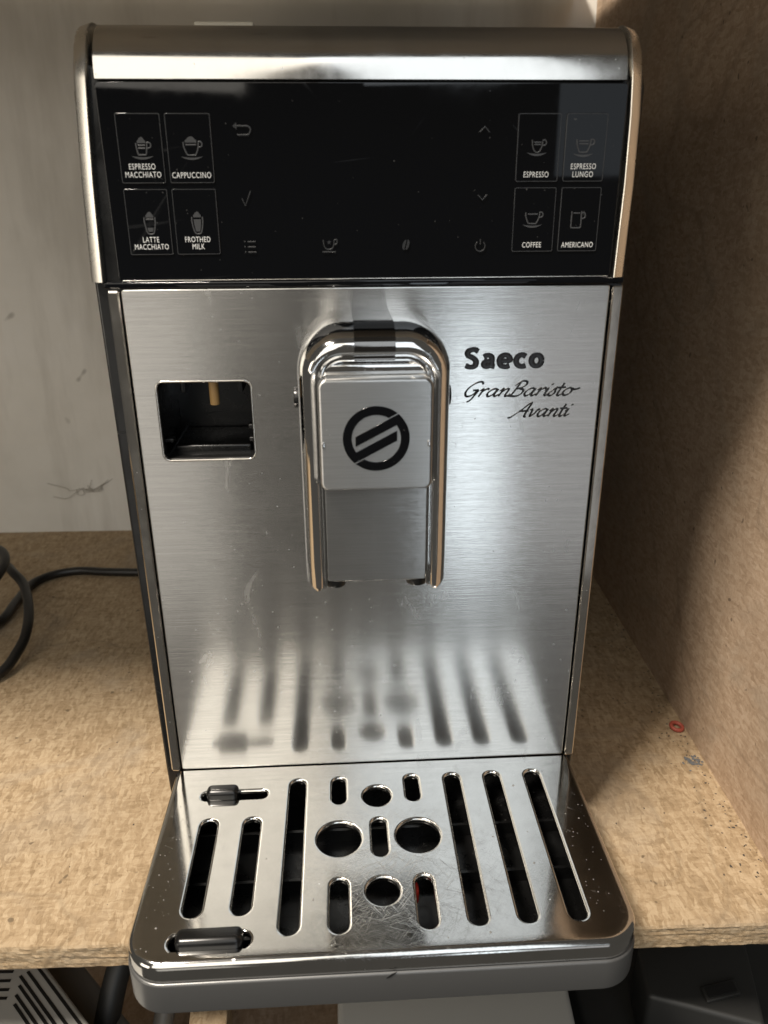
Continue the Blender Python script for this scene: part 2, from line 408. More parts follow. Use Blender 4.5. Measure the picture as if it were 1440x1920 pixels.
# body core and the black front frame with the opening for the milk connector
box('body', (-0.1100, 0.045, ZS+0.006), (0.1065, 0.40, 0.338), 'black', cm, 0.006)
fr_out = [(-0.1085, ZS+0.006), (0.1062, ZS+0.006), (0.1076, 0.0), (0.1076, 0.320), (0.1060, 0.3262), (-0.1070, 0.3262), (-0.1095, 0.318), (-0.1118, 0.26), (-0.1108, 0.12), (-0.1098, 0.0)]
me = curve_mesh([fr_out, rrect(WIN[0]-0.0008, WIN[1]+0.0008, WIN[2]-0.0008, WIN[3]+0.0008, 0.003)], 0.0205, 0.0012, 3, FRONT(0.0245))
front_frame = link('front_frame', me, 'black', cm, 40)
for sx in (-0.085, 0.085):
    for sy in (0.05, 0.36): cyl('foot', (sx, sy, ZS), (sx, sy, ZS+0.008), 0.012, 'rubber', cm)

# front panel
me = curve_mesh([rrect(-0.1015, 0.1015, 0.0006, 0.2457, 0.0008, 3), rrect(WIN[0], WIN[1], WIN[2], WIN[3], 0.0032)], 0.0004, 0.0006, 3, FRONT(0.0010))
uv_xz(me); panel = link('front_panel', me, 'panel', cm, 30)
me = stroke_mesh([rrect(WIN[0]+0.0001, WIN[1]-0.0001, WIN[2]+0.0001, WIN[3]-0.0001, 0.0031)], 0.00055, FRONT(0.0002), 1.0, True)
link('opening_rim', me, 'strip', panel, 60)

# recess behind the opening
rc = link('milk_connector_recess', curve_mesh([rrect(WIN[0]-0.0012, WIN[1]+0.0012, WIN[2]-0.0012, WIN[3]+0.0012, 0.003)], 0.0005, 0, 0, FRONT(0.0435)), 'inner', cm)
box('ledge', (WIN[0]+0.003, 0.012, WIN[2]-0.001), (WIN[1]-0.003, 0.042, WIN[2]+0.0035), 'inner', rc, 0.001)
cyl('tube', (-0.0700, 0.014, 0.1940), (-0.0700, 0.014, 0.2095), 0.0022, 'tan', rc, 20, 0.0004)
cyl('tube_bore', (-0.0700, 0.014, 0.1938), (-0.0700, 0.014, 0.1945), 0.0013, 'slot', rc, 16)
for x in (-0.0842, -0.0585): box('guide_rib', (x-0.0012, 0.016, 0.199), (x+0.0012, 0.042, 0.2095), 'inner', rc, 0.0004)
for z in (0.178, 0.184): box('catch', (WIN[1]-0.0035, 0.008, z), (WIN[1]+0.001, 0.013, z+0.002), 'inner', rc, 0.0005)
box('catch', (WIN[0]-0.001, 0.008, 0.178), (WIN[0]+0.0035, 0.013, 0.180), 'inner', rc, 0.0005)

# lower side strips: polished, turned slightly outwards
def strip_mesh(s, xi, xo, tilt):
    prof = [(xi, -0.0006), (xi+0.0005, -0.0016), (xo-0.0008, -0.0016+tilt), (xo, -0.0006+tilt), (xo, 0.006), (xi, 0.006)]
    n = len(prof); vv = []
    for k, z in enumerate((0.0004, 0.0012, 0.2452, 0.2458)):
        ins = 0.0004 if k in (0, 3) else 0
        for p in prof: vv.append((s*p[0], p[1]+ins, z))
    ff = []
    for k in range(3):
        for i in range(n):
            q = (k*n+i, k*n+(i+1) % n, (k+1)*n+(i+1) % n, (k+1)*n+i); ff.append(q if s > 0 else q[::-1])
    a = tuple(range(n)); ff.append(a[::-1] if s > 0 else a); a = tuple(range(3*n, 4*n)); ff.append(a if s > 0 else a[::-1])
    return pydata('front_strip', vv, ff)
link('front_strip', strip_mesh(1, 0.1028, 0.1076, 0.0001), 'strip', cm)
link('front_strip', strip_mesh(-1, 0.1026, 0.1073, 0.0003), 'strip', cm)

# control panel
cp = link('control_panel', curve_mesh([rrect(-0.1017, 0.1010, 0.2500, 0.3211, 0.0012, 4)], 0.0008, 0.0004, 3, FRONT(0.0012)), 'gloss', cm, 30)
box('seam_trim', (-0.1085, -0.0004, 0.2466), (0.1078, 0.004, 0.2492), 'gloss', cm, 0.0006)
link('panel_lip', stroke_mesh([[(-0.1005, 0.2497), (0.1005, 0.2497)]], 0.00025, FRONT(0.0000)), 'strip', cp, 60)
bx = [(-0.0957, -0.0791), (-0.0771, -0.0602), (0.0590, 0.0757), (0.0781, 0.0941)]
bz = [(0.2865, 0.3107), (0.2599, 0.2841)]
for (a, b) in bx:
    for (c, d) in bz:
        link('button', curve_mesh([rrect(a, b, c, d, 0.0005, 3)], 0.0001, 0.00025, 2, FRONT(-0.0001)), 'gloss', cp, 30)
        o = link('button_glint_line', curve_mesh([rrect(a-0.0001, b+0.0001, c-0.0001, d+0.0001, 0.0006, 3), rrect(a+0.00012, b-0.00012, c+0.00012, d-0.00012, 0.0005, 3)], 0.00005, 0, 0, FRONT(-0.00046)), 'edge', cp)  # highlight of the button's groove edge, painted as a grey line
# icons: strokes in metres about a centre, on the panel face
YI = -0.00055
def icon(cx, cz, strokes=(), fills=(), r=0.00026, smooth=True):
    mt = 'icondim' if abs(cx) < 0.05 else 'icon'
    ms = []
    if strokes:
        ms.append(stroke_mesh([[(cx+p[0]*.001, cz+p[1]*.001) for p in (catmull(s, 6) if smooth and len(s) > 2 else s)] for s in strokes], r, FRONT(YI), 0.3))
    if fills:
        ms.append(curve_mesh([[(cx+p[0]*.001, cz+p[1]*.001) for p in s] for s in fills], 0.00004, 0, 0, FRONT(YI)))
    return link('icon', join_meshes('icon', ms), mt, cp, 60)
def saucer(w, y): return [(-w+2*w*i/14, y+0.45*abs((i-7)/7)**2) for i in range(15)]+[(w-2*w*i/14, y+0.45*abs((7-i)/7)**2-0.75*(1-((7-i)/7)**2)-0.05) for i in range(1, 14)]
def cup(w0, w1, h0, h1): return [(-w0, h1), (-w0*0.92, h1-(h1-h0)*0.45), (-w1, h0+0.25), (-w1*0.55, h0), (w1*0.55, h0), (w1, h0+0.25), (w0*0.92, h1-(h1-h0)*0.45), (w0, h1)]
def handle(w, h): return [(w-0.1, h), (w+1.0, h+0.1), (w+1.55, h-0.7), (w+1.2, h-1.6), (w+0.1, h-1.9)]
def foam(w, y): return [(-w, y), (w, y), (w, y+0.8), (w*0.7, y+1.2), (w*0.45, y+1.9), (0.1, y+2.2), (-w*0.45, y+1.8), (-w*0.7, y+1.2), (-w, y+0.8)]
def line(a, b): return [a, b]
icon(-0.0869, 0.2985, [cup(2.1, 1.5, -2.1, 2.1), handle(2.0, 2.1), line((-1.4, 1.2), (1.4, 1.2)), line((-1.3, 0.2), (1.3, 0.2))], [saucer(4.2, -2.9), foam(1.6, 2.0)])
icon(-0.0681, 0.2985, [cup(2.9, 1.7, -2.2, 2.4), handle(2.7, 2.4), line((-2.0, 1.4), (2.0, 1.4))], [saucer(4.2, -3.1), foam(2.2, 2.2)])
icon(-0.0869, 0.2716, [[(-2.1, 2.4), (-2.1, 0.2), (-1.5, -2.8), (-0.8, -3.9), (0.8, -3.9), (1.5, -2.8), (2.1, 0.2), (2.1, 2.4)], line((-1.5, 1.5), (1.5, 1.5))], [foam(1.5, 2.2), [(-1.25, -1.6), (1.25, -1.6), (0.85, -3.1), (-0.85, -3.1)]])
icon(-0.0682, 0.2716, [[(-2.1, 2.4), (-2.1, 0.2), (-1.5, -2.8), (-0.8, -3.9), (0.8, -3.9), (1.5, -2.8), (2.1, 0.2), (2.1, 2.4)]], [foam(1.5, 2.2), [(-1.45, 1.5), (1.45, 1.5), (1.3, -0.6), (0.85, -3.1), (-0.85, -3.1), (-1.3, -0.6)]])
icon(0.0668, 0.2990, [[(-2.0, 2.5), (-1.7, 0.0), (-0.6, -1.8), (0.9, -1.8), (1.9, 0.0), (2.3, 2.0)], handle(2.1, 2.3), line((-1.2, 1.6), (1.6, 1.6)), line((-1.1, 0.8), (1.5, 0.8))], [saucer(4.0, -2.5)])
icon(0.0854, 0.2990, [cup(2.8, 1.6, -2.0, 2.6), handle(2.7, 2.5), line((-2.0, 2.0), (2.0, 2.0)), line((-1.9, 1.0), (1.9, 1.0))], [saucer(4.0, -2.9)])
icon(0.0668, 0.2725, [cup(2.9, 1.7, -1.9, 2.4), handle(2.7, 2.3), line((-2.0, 1.7), (2.0, 1.7))], [saucer(4.0, -2.7)])
icon(0.0849, 0.2722, [[(-2.0, 3.0), (-2.0, 0), (-2.0, -2.8), (-1.5, -3.3), (1.5, -3.3), (2.0, -2.8), (2.0, 0), (2.0, 3.0)], [(2.1, 2.4), (3.4, 2.2), (3.5, 0.6), (2.1, 0.1)], line((-1.4, 2.3), (1.4, 2.3))])
icon(-0.0478, 0.3052, [[(-2.6, 1.2), (0, 1.2), (2.0, 1.1), (2.9, 0), (2.0, -1.7), (0, -1.9), (-2.3, -1.9)]], [[(-4.0, 1.25), (-2.4, 2.5), (-2.4, 0.0)]], 0.00035)
icon(-0.0483, 0.2803, [[(-1.7, 0.4), (-0.5, -2.4), (1.9, 3.1)]], (), 0.00030, False)
icon(-0.0479, 0.2624, [line((-1.0, 2.0), (2.2, 2.0)), line((-1.0, 0), (2.2, 0)), line((-1.0, -2.0), (2.2, -2.0)), line((-2.3, 2.0), (-1.9, 2.0)), line((-2.3, 0), (-1.9, 0)), line((-2.3, -2.0), (-1.9, -2.0))], (), 0.00030, False)
star = [(0.1+1.0*(1 if i % 2 == 0 else 0.42)*math.sin(math.pi*i/5), 1.0+1.0*(1 if i % 2 == 0 else 0.42)*math.cos(math.pi*i/5)) for i in range(10)]
icon(-0.0162, 0.2630, [[(-2.2, 2.0), (-1.9, -0.4), (-0.9, -1.6), (0.9, -1.6), (1.9, -0.4), (2.2, 2.0)], [(2.2, 1.9), (3.3, 1.9), (3.2, 0.4), (2.0, 0.1)], line((-2.7, -2.7), (2.7, -2.7))], [star])
bean = lambda s: [(s*0.25+s*1.25*math.sin(math.pi*i/10)*0.9+0.45*math.cos(math.pi*i/10), 2.0*math.cos(math.pi*i/10)) for i in range(11)]
icon(0.0152, 0.2628, (), [bean(1), bean(-1)])
icon(0.0458, 0.2623, [[(2.0*math.sin(math.radians(35+290*i/24)), 2.0*math.cos(math.radians(35+290*i/24))-0.3) for i in range(25)], line((0, 0.4), (0, 2.6))], (), 0.00026)
icon(0.0458, 0.3052, [[(-1.9, -1.0), (0, 1.0), (1.9, -1.0)]], (), 0.00030, False)
icon(0.0459, 0.2806, [[(-1.9, 1.0), (0, -1.0), (1.9, 1.0)]], (), 0.00030, False)
# button lettering
YT = -0.00052
for body, cx, cz, w in (('ESPRESSO', -0.0875, 0.2913, 0.0101), ('MACCHIATO', -0.0874, 0.2884, 0.0137), ('CAPPUCCINO', -0.0688, 0.2882, 0.0150),
                        ('LATTE', -0.0872, 0.2645, 0.0064), ('MACCHIATO', -0.0872, 0.2618, 0.0134), ('FROTHED', -0.0687, 0.2645, 0.0100), ('MILK', -0.0686, 0.2618, 0.0048),
                        ('ESPRESSO', 0.0671, 0.2880, 0.0100), ('ESPRESSO', 0.0860, 0.2909, 0.0101), ('LUNGO', 0.0860, 0.2880, 0.0083),
                        ('COFFEE', 0.0671, 0.2614, 0.0078), ('AMERICANO', 0.0861, 0.2613, 0.0132)):
    link('lettering', text_mesh(body, cx, cz, 0.00215, w, 0.0, y=YT), 'print', cp)

# top cover and hood arms share one rounded side profile
def hood_profile(y0, z0, r, zlow=None, back=0.40):
    p = []
    if zlow is not None: p += [(y0, zlow+(z0-zlow)*i/6) for i in range(6)]
    p += [(y0+r-r*math.cos(math.radians(a)), z0+r*math.sin(math.radians(a))) for a in range(0, 91, 5)]
    p.append((back, z0+r+0.001)); return p
def loft_x(name, prof, xs_of, mat, parent, thick=0.004):
    """prof: list of (y,z); xs_of(z)->list of (x, inset); closes the back so the piece has body"""
    vv = []; ff = []
    n = len(prof); rows = [xs_of(z) for y, z in prof]; m = len(rows[0])
    nor = []
    for i in range(n):
        a = prof[max(i-1, 0)]; b = prof[min(i+1, n-1)]; t = Vector((b[0]-a[0], b[1]-a[1])).normalized(); nor.append(Vector((t.y, -t.x)))
    for i, (y, z) in enumerate(prof):
        for x, ins in rows[i]: vv.append((x, y+nor[i].x*ins, z+nor[i].y*ins))
    for i in range(n-1):
        for j in range(m-1): ff.append((i*m+j, i*m+j+1, (i+1)*m+j+1, (i+1)*m+j))
    k = len(vv)
    for i, (y, z) in enumerate(prof):
        for j in (0, m-1):
            x, ins = rows[i][j]; vv.append((x, y+nor[i].x*(ins+thick), z+nor[i].y*(ins+thick)))
    for i in range(n-1):
        ff.append((i*m, (i+1)*m, k+2*(i+1), k+2*i)); ff.append((i*m+m-1, k+2*i+1, k+2*(i+1)+1, (i+1)*m+m-1))
        ff.append((k+2*i, k+2*(i+1), k+2*(i+1)+1, k+2*i+1))
    ff.append(tuple(range(m))[::-1]+(k, k+1))
    me = pydata(name, vv, ff)
    bm = bmesh.new(); bm.from_mesh(me); bmesh.ops.recalc_face_normals(bm, faces=bm.faces); bm.to_mesh(me); bm.free()
    return link(name, me, mat, parent, 35)
R0 = 0.0204
cover_prof = [(0.0006, 0.3219)]+hood_profile(0.0, 0.3224, R0)
loft_x('top_cover', cover_prof, lambda z: [(-0.1021, 0.0008), (-0.1016, 0.0), (0.1003, 0.0), (0.1008, 0.0008)], 'satin', cm, 0.004)
def interp(tab, z):
    if z <= tab[0][0]: return tab[0][1]
    for (a, b), (c, d) in zip(tab, tab[1:]):
        if z <= c: return b+(d-b)*(z-a)/(c-a)
    return tab[-1][1]
LO = [(0.2490, -0.1135), (0.285, -0.1121), (0.313, -0.1103), (0.329, -0.1090), (0.345, -0.1090)]
RO = [(0.2490, 0.1074), (0.285, 0.1080), (0.313, 0.1075), (0.329, 0.1063), (0.345, 0.1063)]
arm_prof = hood_profile(-0.0010, 0.3224, R0+0.0008, 0.2492)
def armx(tab, s, w):
    def fn(z):
        o = interp(tab, z); i = o-s*w
        r = [(i, 0.0010), (i+s*0.0003, 0.0002), (i+s*0.0006, 0.0), (o-s*0.0009, 0.0012), (o-s*0.0003, 0.0017), (o, 0.0028)]
        return r if s > 0 else r[::-1]
    return fn
loft_x('hood_arm', arm_prof, armx(LO, -1, 0.0054), 'arm', cm, 0.012)
loft_x('hood_arm', arm_prof, armx(RO, 1, 0.0050), 'arm', cm, 0.012)
box('bean_lid', (-0.0725, 0.060, 0.340), (-0.0465, 0.13, 0.3514), 'cream', cm, 0.001)

# coffee spout ---------------------------------------------------------------
HW, HT, HB, RC = 0.0294, 0.2375, 0.1325, 0.0175
def topn(n): return n*1.37
def u_path(n_in):
    """points of the U offset inwards by n_in"""
    hw, ht, r = HW-n_in, HT-topn(n_in), max(RC-n_in*0.95, 0.003)
    pts = [(-hw, HB+(ht-r-HB)*i/8) for i in range(9)]
    for i in range(1, 13):
        a = math.radians(180-90*i/12); pts.append((-hw+r+r*math.cos(a), ht-r+r*math.sin(a)))
    pts.append((0, ht))
    return pts+[(-x, z) for x, z in pts[-2::-1]]
prof = [(0.0, 0.002), (0.0, -0.020), (0.0, -0.036), (0.0003, -0.0405), (0.0010, -0.0440), (0.0021, -0.0472), (0.0036, -0.0496), (0.0052, -0.0507), (0.0066, -0.0503), (0.0074, -0.0490), (0.0078, -0.0474), (0.0081, -0.0469), (0.0086, -0.0475), (0.0090, -0.0478), (0.0094, -0.0472), (0.0096, -0.0455), (0.0097, -0.036)]
def hood(name, mat, parent, xr=None, lift=0.0):
    vv = []; ff = []; cols = [u_path(p[0]-lift) for p in prof]; m = len(prof)
    k = 0
    if xr is None: idx = list(range(len(cols[0])))
    npts = len(cols[0])
    if xr is not None:
        for xx in (-xr, xr):
            for p in prof: vv.append((xx, p[1]-(lift if p[1] < -0.03 else 0), HT-topn(p[0])+lift))
        k = 2
    else:
        # tapered foot rings so that the legs end rounded
        def ring(i, dz, sh):
            cy = -0.036; 
            for p, c in zip(prof, cols):
                x, z = c[i]; mid = math.copysign(HW-0.0050, x)
                vv.append((mid+(x-mid)*sh, cy+(p[1]-cy)*(sh*0.12+0.88), z+dz))
        ring(0, -0.0016, 0.72); ring(0, -0.0007, 0.93)
        for i in range(npts):
            for p, c in zip(prof, cols): vv.append((c[i][0], p[1], c[i][1]))
        ring(npts-1, -0.0007, 0.93); ring(npts-1, -0.0016, 0.72)
        k = npts+4
    for i in range(k-1):
        for j in range(m-1): ff.append((i*m+j, i*m+j+1, (i+1)*m+j+1, (i+1)*m+j))
    ff.append(tuple(range(m))[::-1]); ff.append(tuple(range((k-1)*m, k*m)))
    for i in range(k-1): ff.append((i*m+m-1, i*m, (i+1)*m, (i+1)*m+m-1))
    me = pydata(name, vv, ff)
    bm = bmesh.new(); bm.from_mesh(me); bmesh.ops.recalc_face_normals(bm, faces=bm.faces); bm.to_mesh(me); bm.free()
    return link(name, me, mat, parent, 45)
sp = hood('spout', 'chrome', cm)
hood('centre_band', 'darkchrome', sp, 0.0076, 0.0004)
link('inner_block', curve_mesh([rrect(-0.0199, 0.0199, 0.1345, 0.2226, 0.0035)], 0.0225, 0.0014, 4, FRONT(-0.0235)), 'chrome', sp, 40)
me = curve_mesh([rrect(-0.0198, 0.0198, 0.1350, 0.1800, 0.0005, 3)], 0.0004, 0.0003, 2, FRONT(-0.0482)); uv_xz(me)
link('lower_plate', me, 'lowplate', sp, 30)
me = curve_mesh([rrect(-0.0203, 0.0203, 0.1777, 0.2187, 0.0022)], 0.0022, 0.0011, 4, FRONT(-0.0515)); uv_xz(me)
badge = link('badge_plate', me, 'plate', sp, 40)
def logo_piece(rot):
    R, Ri, S = 1.0, 0.745, 0.53
    def hit(r, y0, x0_, left):   # circle and line y = y0 + S (x-x0)
        b = y0-S*x0_; A = 1+S*S; B = 2*S*b; C = b*b-r*r; q = math.sqrt(B*B-4*A*C)
        x = (-B-q)/(2*A) if left else (-B+q)/(2*A); return math.atan2(b+S*x, x)
    a0 = hit(R, 0.766, 0.595, False); a1 = hit(R, -0.063, 0.62, True) % (2*math.pi)
    i1 = hit(Ri, 0.23, 0.62, True) % (2*math.pi); i0 = hit(Ri, 0.766, 0.595, False)
    pts = [(R*math.cos(a0+(a1-a0)*i/40), R*math.sin(a0+(a1-a0)*i/40)) for i in range(41)]
    pts += [(0.62, -0.063), (0.62, 0.23)]
    pts += [(Ri*math.cos(i1+(i0-i1)*i/36), Ri*math.sin(i1+(i0-i1)*i/36)) for i in range(37)]
    if rot: pts = [(-x, -y) for x, y in pts]
    return [(x*0.0125, y*0.0125+0.1972) for x, y in pts]
link('logo', curve_mesh([logo_piece(False)], 0.00012, 0.0001, 1, FRONT(-0.0549)), 'gloss', sp)
link('logo', curve_mesh([logo_piece(True)], 0.00012, 0.0001, 1, FRONT(-0.0549)), 'gloss', sp)
for s in (-1, 1):
    cyl('nozzle', (s*0.0172, -0.0405, 0.1290), (s*0.0172, -0.0405, 0.140), 0.0046, 'inner', sp, 24, 0.0012)
    cyl('pin', (s*0.0285, -0.024, 0.2060), (s*0.0318, -0.024, 0.2060), 0.0042, 'black', sp, 24, 0.0004)
    box('clip', (s*0.0199-0.0006, -0.0552, 0.1938), (s*0.0199+0.0006, -0.0540, 0.1962), 'chrome', sp, 0.0003)
# maker's lettering
def brand_word(x_l, x_r, base, cap, rad):
    B = [([[(.60, .80), (.42, .90), (.17, .82), (.16, .64), (.40, .50), (.52, .34), (.46, .15), (.26, .10), (.06, .18)]], .72),
         ([[(.12, .55), (.30, .63), (.47, .54), (.48, .30), (.48, .13)], [(.47, .36), (.24, .35), (.14, .22), (.24, .11), (.44, .17)], [(.48, .14), (.62, .10)]], .70),
         ([[(.14, .36), (.56, .38), (.52, .56), (.35, .63), (.17, .53), (.12, .34), (.20, .15), (.40, .09), (.57, .15)]], .73),
         ([[(.54, .55), (.38, .63), (.20, .55), (.12, .36), (.20, .17), (.38, .09), (.55, .15)]], .655),
         ([[(.36+.22*math.cos(math.radians(a)), .36+.25*math.sin(math.radians(a))) for a in range(0, 361, 20)]], .7)]
    st = []; x = 0
    for ss, adv in B:
        for q in ss: st.append([(p[0]+x, p[1]) for p in catmull(q, 6)])
        x += adv
    a = min(p[0] for q in st for p in q); b = max(p[0] for q in st for p in q)
    k = (x_r-x_l-2*rad)/(b-a)
    st = [[(x_l+rad+(p[0]-a)*k, base+p[1]*cap) for p in q] for q in st]
    return stroke_mesh(st, rad, FRONT(-0.00020), 0.10, nib=(0.80, 0.0))
link('brand_lettering', brand_word(0.0402, 0.0762, 0.2111, 0.0096, 0.00132), 'ink', panel, 60)
G = {
 'a': ([[(.85, .85), (.55, 1.0), (.2, .75), (.08, .35), (.28, .02), (.6, .22), (.85, .85)], [(.92, .97), (.80, .3), (.92, .02), (1.25, .3)]], 1.15),
 'n': ([[(0, .7), (.2, 1), (.25, .8), (.15, 0)], [(.2, .45), (.5, .9), (.75, .95), (.8, .7), (.75, .2), (.87, .0), (1.2, .3)]], 1.12),
 'r': ([[(0, .75), (.2, 1), (.25, .8), (.15, 0)], [(.2, .5), (.4, .85), (.65, 1.02), (.8, .88)]], 0.80),
 'i': ([[(0, .6), (.2, .97), (.15, .3), (.25, .02), (.6, .3)], [(.28, 1.38), (.46, 1.55)]], 0.50),
 's': ([[(-.15, .1), (.3, .8), (.45, 1.05), (.5, .7), (.55, .3), (.3, .0), (0, .1)]], 0.70),
 't': ([[(.28, 1.6), (.2, .5), (.26, .05), (.45, .02), (.7, .3)], [(-.1, 1.0), (.65, 1.06)]], 0.62),
 'o': ([[(.5, 1), (.15, .75), (.08, .3), (.38, 0), (.75, .25), (.8, .7), (.5, 1)], [(.75, .88), (1.05, .76), (1.5, .92)]], 1.0),
 'v': ([[(0, .85), (.2, 1.0), (.3, .7), (.35, .05), (.7, .45), (.85, .95), (1.05, .85)]], 1.02),
 'G': ([[(1.35, 1.6), (1.1, 1.9), (.65, 1.8), (.2, 1.25), (.08, .55), (.4, .08), (.85, .22), (1.15, .8)], [(.7, .82), (1.2, .82), (1.12, .2), (.95, -.45), (.7, -.65)]], 1.42),
 'B': ([[(.45, 1.75), (.35, .9), (.2, 0)], [(.05, 1.35), (.5, 1.9), (1.0, 1.85), (1.12, 1.45), (.8, 1.05), (.45, .95)], [(.6, 1), (1.12, .8), (1.12, .3), (.7, 0), (-.1, .05)]], 1.38),
 'A': ([[(-.6, -.12), (-.25, .03), (.5, 1.0), (1.1, 1.9), (1.08, .9), (1.08, .08), (1.3, .02)], [(.3, .75), (1.25, .78)]], 1.35)}
def script_word(word, x_l, x_r, base, xh, rad):
    st = []; x = 0
    for ch in word:
        ss, adv = G[ch]
        for s in ss: st.append([(px+x+0.42*py, py) for px, py in catmull(s, 6)])
        x += adv
    xs = [p[0] for s in st for p in s]; a, b = min(xs), max(xs); k = (x_r-x_l)/(b-a)
    st = [[(x_l+(p[0]-a)*k, base+p[1]*xh) for p in s] for s in st]
    return stroke_mesh(st, rad, FRONT(-0.00020), 0.35, nib=(0.45, math.radians(35)))
link('script_lettering', script_word('GranBaristo', 0.0419, 0.0932, 0.1988, 0.0035, 0.00056), 'ink', panel, 60)
link('script_lettering', script_word('Avanti', 0.0613, 0.0909, 0.1893, 0.0035, 0.00056), 'ink', panel, 60)

# drip tray -----------------------------------------------------------------
TW, TF, TR = 0.1070, -0.1150, 0.017
def tray_outline(ins, rear=-0.0012, n=10):
    w, fyy, r = TW-ins, TF+ins, TR-ins
    p = [(w-0.0012, rear), (-w+0.0012, rear)]
    for cx, a0 in ((-w+r, 180), (w-r, 270)):
        for i in range(n+1):
            a = math.radians(a0+90*i/n); p.append((cx+r*math.cos(a), fyy+r+r*math.sin(a)))
    return p
def slot_y(x, ya, yb, hw):
    ya, yb = max(ya, yb)+0.0013, min(ya, yb)-0.0013; p = []
    for i in range(13):
        a = math.pi*i/12; p.append((x+hw*math.cos(a), ya-hw+hw*math.sin(a)))
    for i in range(13):
        a = math.pi+math.pi*i/12; p.append((x+hw*math.cos(a), yb+hw+hw*math.sin(a)))
    return p
def slot_x(xa, xb, y, hw):
    return [(b, a) for a, b in slot_y(y, xa, xb, hw)][::-1]
holes = []
for x in (-0.0820, -0.0612): holes.append(slot_y(x, -0.0369, -0.0919, 0.0053))
for x in (-0.0402, 0.0396, 0.0607, 0.0819): holes.append(slot_y(x, -0.0113, -0.1027, 0.0053))
for x in (-0.0192, 0.0184):
    holes.append(slot_y(x, -0.0110, -0.0295, 0.0048)); holes.append(slot_y(x, -0.0757, -0.1031, 0.0053))
    holes.append(circ(x, -0.0524, 0.0117))
holes.append(slot_y(0, -0.0405, -0.0638, 0.0049))
holes.append(circ(0, -0.0252, 0.0083)); holes.append(circ(0, -0.0832, 0.0087))
holes.append(slot_x(-0.0885, -0.0555, -0.0205, 0.0042)); holes.append(slot_x(-0.0890, -0.0555, -0.1040, 0.0052))
PB = 0.0014
plate_me = curve_mesh([tray_outline(0.0052)]+holes, 0.0003, PB, 5, Matrix.Translation((0, 0, -0.0003-PB)))
uv_xz(plate_me, (0, 1))
tray = link('drip_tray', join_meshes('drip_tray', [curve_mesh([tray_outline(0.0010), tray_outline(0.0035, -0.004)], 0.0072, 0.0012, 4, Matrix.Translation((0, 0, -0.0182))),
        curve_mesh([tray_outline(0.0030, -0.003)], 0.0008, 0, 0, Matrix.Translation((0, 0, -0.0255)))]), 'silver', cm, 40)
link('tray_liner', join_meshes('tray_liner', [curve_mesh([tray_outline(0.0036, -0.0041), tray_outline(0.0050, -0.0055)], 0.0092, 0, 0, Matrix.Translation((0, 0, -0.0150))),
        curve_mesh([tray_outline(0.0040, -0.0045)], 0.0003, 0, 0, Matrix.Translation((0, 0, -0.0238)))]), 'inner', tray)
link('grille', plate_me, 'tray', tray, 50)
rings = [(0.0068, 0.00002)]+[(0.0038-0.0032*math.sin(math.radians(a)), -0.00316+0.0032*math.cos(math.radians(a))) for a in range(0, 91, 10)]+[(0.0005, -0.0060), (0.0005, -0.0088), (0.0009, -0.0094), (0.0020, -0.0094), (0.0024, -0.0030)]
vv = []; ff = []
for ins, z in rings: vv += [(p[0], p[1], z) for p in tray_outline(ins)[1:]+tray_outline(ins)[:1]]
m = len(tray_outline(0))
for k in range(len(rings)-1):
    for i in range(m-1): ff.append((k*m+i, k*m+i+1, (k+1)*m+i+1, (k+1)*m+i))
me = pydata('grille_skirt', vv, ff); bm = bmesh.new(); bm.from_mesh(me); bmesh.ops.recalc_face_normals(bm, faces=bm.faces); bm.to_mesh(me); bm.free()
link('grille_lip', me, 'tray', tray, 40)
def rubber(x0_, x1_, y, w, h):
    me = box_mesh('rubber_stop', (x0_, y-w/2, -0.006), (x1_, y+w/2, h), 0.0027, 5)
    return link('rubber_stop', me, 'rubber', tray, 60)
rubber(-0.0858, -0.0697, -0.0205, 0.0072, 0.0052); rubber(-0.0858, -0.0585, -0.1040, 0.0082, 0.0046)
bmd = bmesh.new()
for k in range(100):
    zone = random.random()
    if zone < 0.35: x = random.uniform(0.089, 0.102); y = random.uniform(-0.100, -0.03)
    elif zone < 0.65: x = random.uniform(-0.103, -0.089); y = random.uniform(-0.108, -0.02)
    elif zone < 0.9: x = random.uniform(-0.05, 0.1); y = random.uniform(-0.1100, -0.1062)
    else: x = random.choice((-0.0508, -0.030, 0.0290, 0.0500, 0.0713))+random.gauss(0, .002); y = random.uniform(-0.1, -0.02)
    rd = abs(random.gauss(0, 0.00018))+0.00007
    ri = bmesh.ops.create_icosphere(bmd, subdivisions=1, radius=rd)
    for q in ri['verts']: q.co = Vector((x+q.co.x*random.uniform(.7, 1.5), y+q.co.y*random.uniform(.7, 1.5), 0.00005+q.co.z*0.18))
med = bpy.data.meshes.new('dried_spots'); bmd.to_mesh(med); bmd.free()
tag(link('dried_spots', med, 'spots', tray, 180), kind='stuff')
link('scuff', curve_mesh([[(-0.0005, -0.0122), (0.0012, -0.0116), (0.0032, -0.0098), (0.0040, -0.0088), (0.0018, -0.0100)]], 0.0001, 0, 0, FRONT(TF-0.00030)), 'slot', tray)
box('float', (0.0135, -0.0815, -0.012), (0.0162, -0.0745, -0.0042), 'red', tray, 0.0015)
for y in (-0.030, -0.060, -0.090): box('tray_rib', (-0.1005, y-0.0008, -0.0236), (0.1005, y+0.0008, -0.0165), 'inner', tray)

